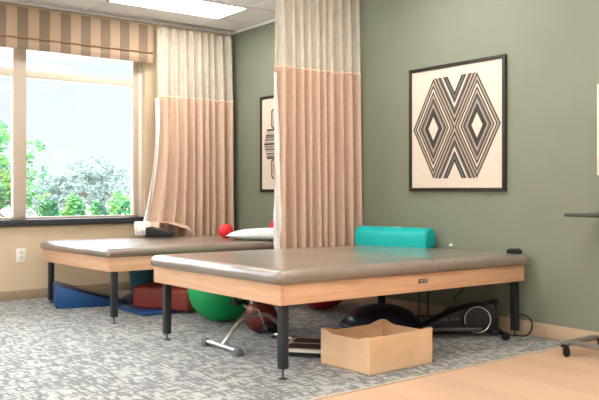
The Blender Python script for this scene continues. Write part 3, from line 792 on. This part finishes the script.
b = MB(); b.box((-.40, -.02, .002), (-.34, .18, .035), .008, 2, EM); b.build('rear_foot', 'black', o)
# pale script mark along the flank
b = MB()
xs = -.235
for k in range(9):
    w = .010; h0 = .006 + .006 * ((k * 7) % 3); b.tube([EM @ Vector((xs, -.0025, .118)), EM @ Vector((xs + .004, -.0025, .118 + h0)), EM @ Vector((xs + w, -.0025, .116))], .0016, 4); xs += w + .003
b.build('lettering', 'zinc', o)

# small white wall fitting
b = MB(); b.lathe([(0, 0), (.012, 0), (.012, .004), (.006, .008), (.005, .016), (.009, .022), (0, .024)], (3.185, 0, .587), 'y', 14, Matrix.Rotation(PI, 4, 'X'))
tag(b.build('wall_fitting', 'white_pl'), 'tiny white round fitting on the green wall right of the turquoise bolster', 'fitting')

# cords
def cord(pts, r, parent, mat='black'):
    b = MB(); b.tube(smooth(pts, 3), r, 7); return b.build('power_cord', mat, parent)
ET = bpy.data.objects['elliptical_trainer']
cord([(3.83, -.085, .14), (3.87, -.04, .145), (3.92, -.035, .13), (3.95, -.04, .09), (3.945, -.06, .03), (3.92, -.09, .007), (3.87, -.10, .007), (3.84, -.16, .012)], .005, T1)
cord([(3.50, -.06, .40), (3.47, -.10, .36), (3.42, -.14, .28), (3.40, -.22, .22), (3.44, -.26, .21)], .004, T1)
cord([(3.03, -.10, .42), (3.04, -.10, .25), (3.05, -.12, .08), (3.10, -.14, .008)], .005, T1)
cord([(2.93, -.08, .42), (2.92, -.08, .25), (2.93, -.09, .06), (2.96, -.12, .007)], .004, T1)
cord([(3.12, -.20, .007), (3.2, -.22, .05), (3.28, -.14, .10), (3.36, -.22, .09), (3.40, -.30, .05), (3.33, -.36, .02), (3.22, -.30, .01), (3.2, -.2, .04), (3.3, -.18, .13), (3.36, -.2, .15)], .006, ET)
o = thing('power_strip', 'black power strip on the floor behind the elliptical trainer', 'power strip', (3.3, -.15, 0))
mm = rot_z(math.radians(8), (3.22, -.22, .001))
MB().box((0, 0, 0), (.27, .055, .04), .006, 2, mm).build('housing', 'black', o)
pg = plain('plug_grey', (.12, .12, .10), .4)
for k in range(4): MB().box((.02 + .06 * k, .01, .04), (.05 + .06 * k, .045, .06 - .006 * (k % 2)), .003, 2, mm).build('plug', pg, o)

# rolling overbed table (only its left end is in the photo)
o = thing('overbed_table', 'grey rolling overbed table on casters at the right edge by the wall', 'table', (4.8, -.22, 0))
MB().box((4.432, -.405, .848), (5.22, -.028, .868), .008, 3).build('tabletop', plain('dark_laminate_top', (.045, .048, .038), .6), o)
b = MB(); b.box((4.40, -.375, .060), (4.44, -.035, .088), .004); b.box((4.44, -.335, .062), (5.15, -.300, .088), .004); b.build('base_frame', 'grey_metal', o)
b = MB(); b.box((5.05, -.345, .06), (5.13, -.285, .55), .006); b.box((5.06, -.337, .5), (5.12, -.293, .848), .004); b.build('column', 'grey_metal', o)
for (x, y) in ((4.43, -.395), (4.45, -.05), (5.13, -.395), (5.13, -.05)):
    b = MB(); b.lathe([(0, -.012), (.022, -.012), (.030, -.009), (.030, .009), (.022, .012), (0, .012)], (x + .015, y, .0305), 'y', 24, Matrix.Rotation(-.5, 4, 'Z')); cs = b.build('caster', 'black', o)
    b = MB(); b.tube([(x + .010, y + .016, .034), (x - .002, y + .006, .066)], .009, 8); b.box((x - .020, y - .010, .056), (x + .020, y + .022, .070), .003); b.build('caster_fork', 'black', cs)

# ------------------------------------------------------------------ outdoors
GZ = -.25
b = MB(); b._faces([(-.23, -40, GZ), (-.23, 40, GZ), (-60, 40, GZ), (-60, -40, GZ)], [(0, 1, 2, 3)]); b._faces([(-.23, -7.53, GZ), (40, -7.53, GZ), (40, -40, GZ), (-.23, -40, GZ)], [(0, 1, 2, 3)])
b.build('ground', plain('bounce_ground', (.62, .62, .58), .9), smooth=False, kind='structure')  # ground made pale to bounce daylight up to the ceiling
def foliage(name, label, cat, blobs, n, size, mat, trunk, seed, group=None):
    o = thing(name, label, cat, (trunk[0][0], trunk[0][1], GZ), group=group)
    rnd = random.Random(seed); vs = []; fs = []
    tot = sum(r[0] * r[1] * r[2] for _, r in blobs)
    for (c, r) in blobs:
        for _ in range(int(n * r[0] * r[1] * r[2] / tot)):
            v = Vector((rnd.gauss(0, 1), rnd.gauss(0, 1), rnd.gauss(0, 1))).normalized() * rnd.uniform(.35, 1) ** .5
            if noise.noise(Vector((v.x * 2.2 + c[0], v.y * 2.2 + c[1], v.z * 2.2 + seed))) < -.18: continue
            p = Vector((c[0] + v.x * r[0], c[1] + v.y * r[1], c[2] + v.z * r[2]))
            if p.z < GZ + .03: continue
            a = Vector((rnd.gauss(0, 1), rnd.gauss(0, 1), rnd.gauss(0, .6))).normalized(); bb = a.orthogonal().normalized()
            bb = (Matrix.Rotation(rnd.uniform(0, 6.28), 3, a) @ bb); s = size * rnd.uniform(.6, 1.3)
            k = len(vs); q = a.cross(bb)
            vs += [p - a * s, p - bb * s * .45 + q * s * .08, p + a * s, p + bb * s * .45 + q * s * .08]; fs.append((k, k + 1, k + 2, k + 3))
    me = bpy.data.meshes.new('foliage'); me.from_pydata([v - o.location for v in vs], [], fs); me.materials.append(M[mat])
    f = bpy.data.objects.new('foliage', me); C.objects.link(f); f.parent = o
    b = MB()
    for i in range(0, len(trunk) - 1):
        pass
    b.tube(trunk, [.07 * (1 - .75 * k / (len(trunk) - 1)) * (2 if cat == 'tree' else .5) * .6 for k in range(len(trunk))], 8)
    if cat == 'tree':
        for (c, r) in blobs: b.tube([trunk[len(trunk) // 2], (Vector(trunk[len(trunk) // 2]) + Vector(c)) / 2 + Vector((0, 0, .05)), c], [.035, .02, .006], 6)
    b.build('trunk' if cat == 'tree' else 'stem', 'bark', o)
    return o
foliage('garden_tree', 'leafy green tree with yellow-green tips outside the left window pane', 'tree',
        [((-3.0, -1.70, 1.35), (.40, .26, .62)), ((-3.05, -1.36, 1.15), (.35, .17, .48)), ((-3.0, -1.20, 1.55), (.2, .14, .16)), ((-3.0, -1.14, 1.25), (.2, .14, .09)), ((-3.0, -2.25, 1.3), (.5, .45, .9)), ((-3.0, -1.5, .6), (.35, .3, .4)), ((-3.0, -1.12, .98), (.2, .12, .10))], 6500, .040, 'leaf',
        [(-3.05, -1.9, GZ), (-3.03, -1.85, .2), (-3.0, -1.75, .7), (-3.0, -1.6, 1.3)], 1)
hb = [(-1.02, .42, .66), (-.67, .38, .70), (-.32, .40, .64), (.03, .36, .74)]
for i, (y, r, top) in enumerate(hb):
    if i % 2 and y > -3: y += .23; top += .05
    foliage('garden_shrub', ['low dark green shrub just outside the window', 'low bright green shrub just outside the window'][i % 2] + ', ' + ['leftmost', 'second from the left', 'third from the left', 'rightmost'][i] + ' of four', 'shrub',
            [((-2.95 - .6 * (i % 2), y, GZ + (top + .18 - GZ) / 2), (.27, .21, (top + .18 - GZ) / 2 + .05))], 1500, .05, 'leaf_hedge' if i % 2 == 0 else 'leaf', [(-2.95 - .6 * (i % 2), y, GZ), (-2.95 - .6 * (i % 2), y + .02, GZ + .3), (-2.95 - .6 * (i % 2), y, GZ + .6)], 20 + i, 'hedge shrubs outside the window')
foliage('garden_tree', 'tree with haze-paled leaf colour far beyond the hedge in the middle of the window', 'tree',
        [((-9, 1.75, 1.0), (.9, .75, .45)), ((-9, 1.2, .75), (.8, .6, .5)), ((-9, 2.5, .95), (.8, .7, .55)), ((-9, 2.0, 1.5), (.7, .5, .25)), ((-9.2, 1.1, .9), (.7, .6, .5))], 6500, .06, 'leaf_hazed',
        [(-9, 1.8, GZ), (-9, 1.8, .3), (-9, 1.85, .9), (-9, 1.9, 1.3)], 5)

# ------------------------------------------------------------------ world and light
w = bpy.data.worlds.new('sky'); bpy.context.scene.world = w; w.use_nodes = True
nt = w.node_tree; bg = nt.nodes['Background']
tc = nd(nt, 'ShaderNodeTexCoord'); sp = nd(nt, 'ShaderNodeSeparateXYZ'); L(nt, tc.outputs['Generated'], sp.inputs[0])
# bright overcast: pale near the horizon, several times brighter overhead
L(nt, ramp(nt, sp.outputs[2], [(0, (.106, .114, .122)), (.16, (.104, .115, .128)), (.34, (.95, 1.05, 1.17)), (1, (1.8, 2.05, 2.3))]), bg.inputs['Color'])
bg.inputs['Strength'].default_value = 4.6
# window portals guide the daylight
p2 = bpy.data.lights.new('window_portal', 'AREA'); p2.shape = 'RECTANGLE'; p2.size = 7.2; p2.size_y = 1.7; p2.cycles.is_portal = True
po2 = bpy.data.objects.new('window_portal', p2); C.objects.link(po2); po2.location = (4.8, Y0 - .125, 1.65); po2.rotation_euler = (PI / 2, 0, 0)  # portal for the added side window
pl = bpy.data.lights.new('window_portal', 'AREA'); pl.shape = 'RECTANGLE'; pl.size = 4.5; pl.size_y = 1.8; pl.cycles.is_portal = True
po = bpy.data.objects.new('window_portal', pl); C.objects.link(po); po.location = (-.24, -3.3, 1.63); po.rotation_euler = (0, -PI / 2, 0); 
pl.size = 1.8; pl.size_y = 4.6

sc = bpy.context.scene
sc.view_settings.view_transform = 'Standard'; sc.view_settings.look = 'None'; sc.view_settings.gamma = 1; sc.view_settings.use_curve_mapping = False
sc.view_settings.exposure = 0.95
sc.cycles.use_denoising = True
sc.cycles.max_bounces = 8; sc.cycles.diffuse_bounces = 5; sc.cycles.transparent_max_bounces = 12
sc.cycles.sample_clamp_indirect = 8
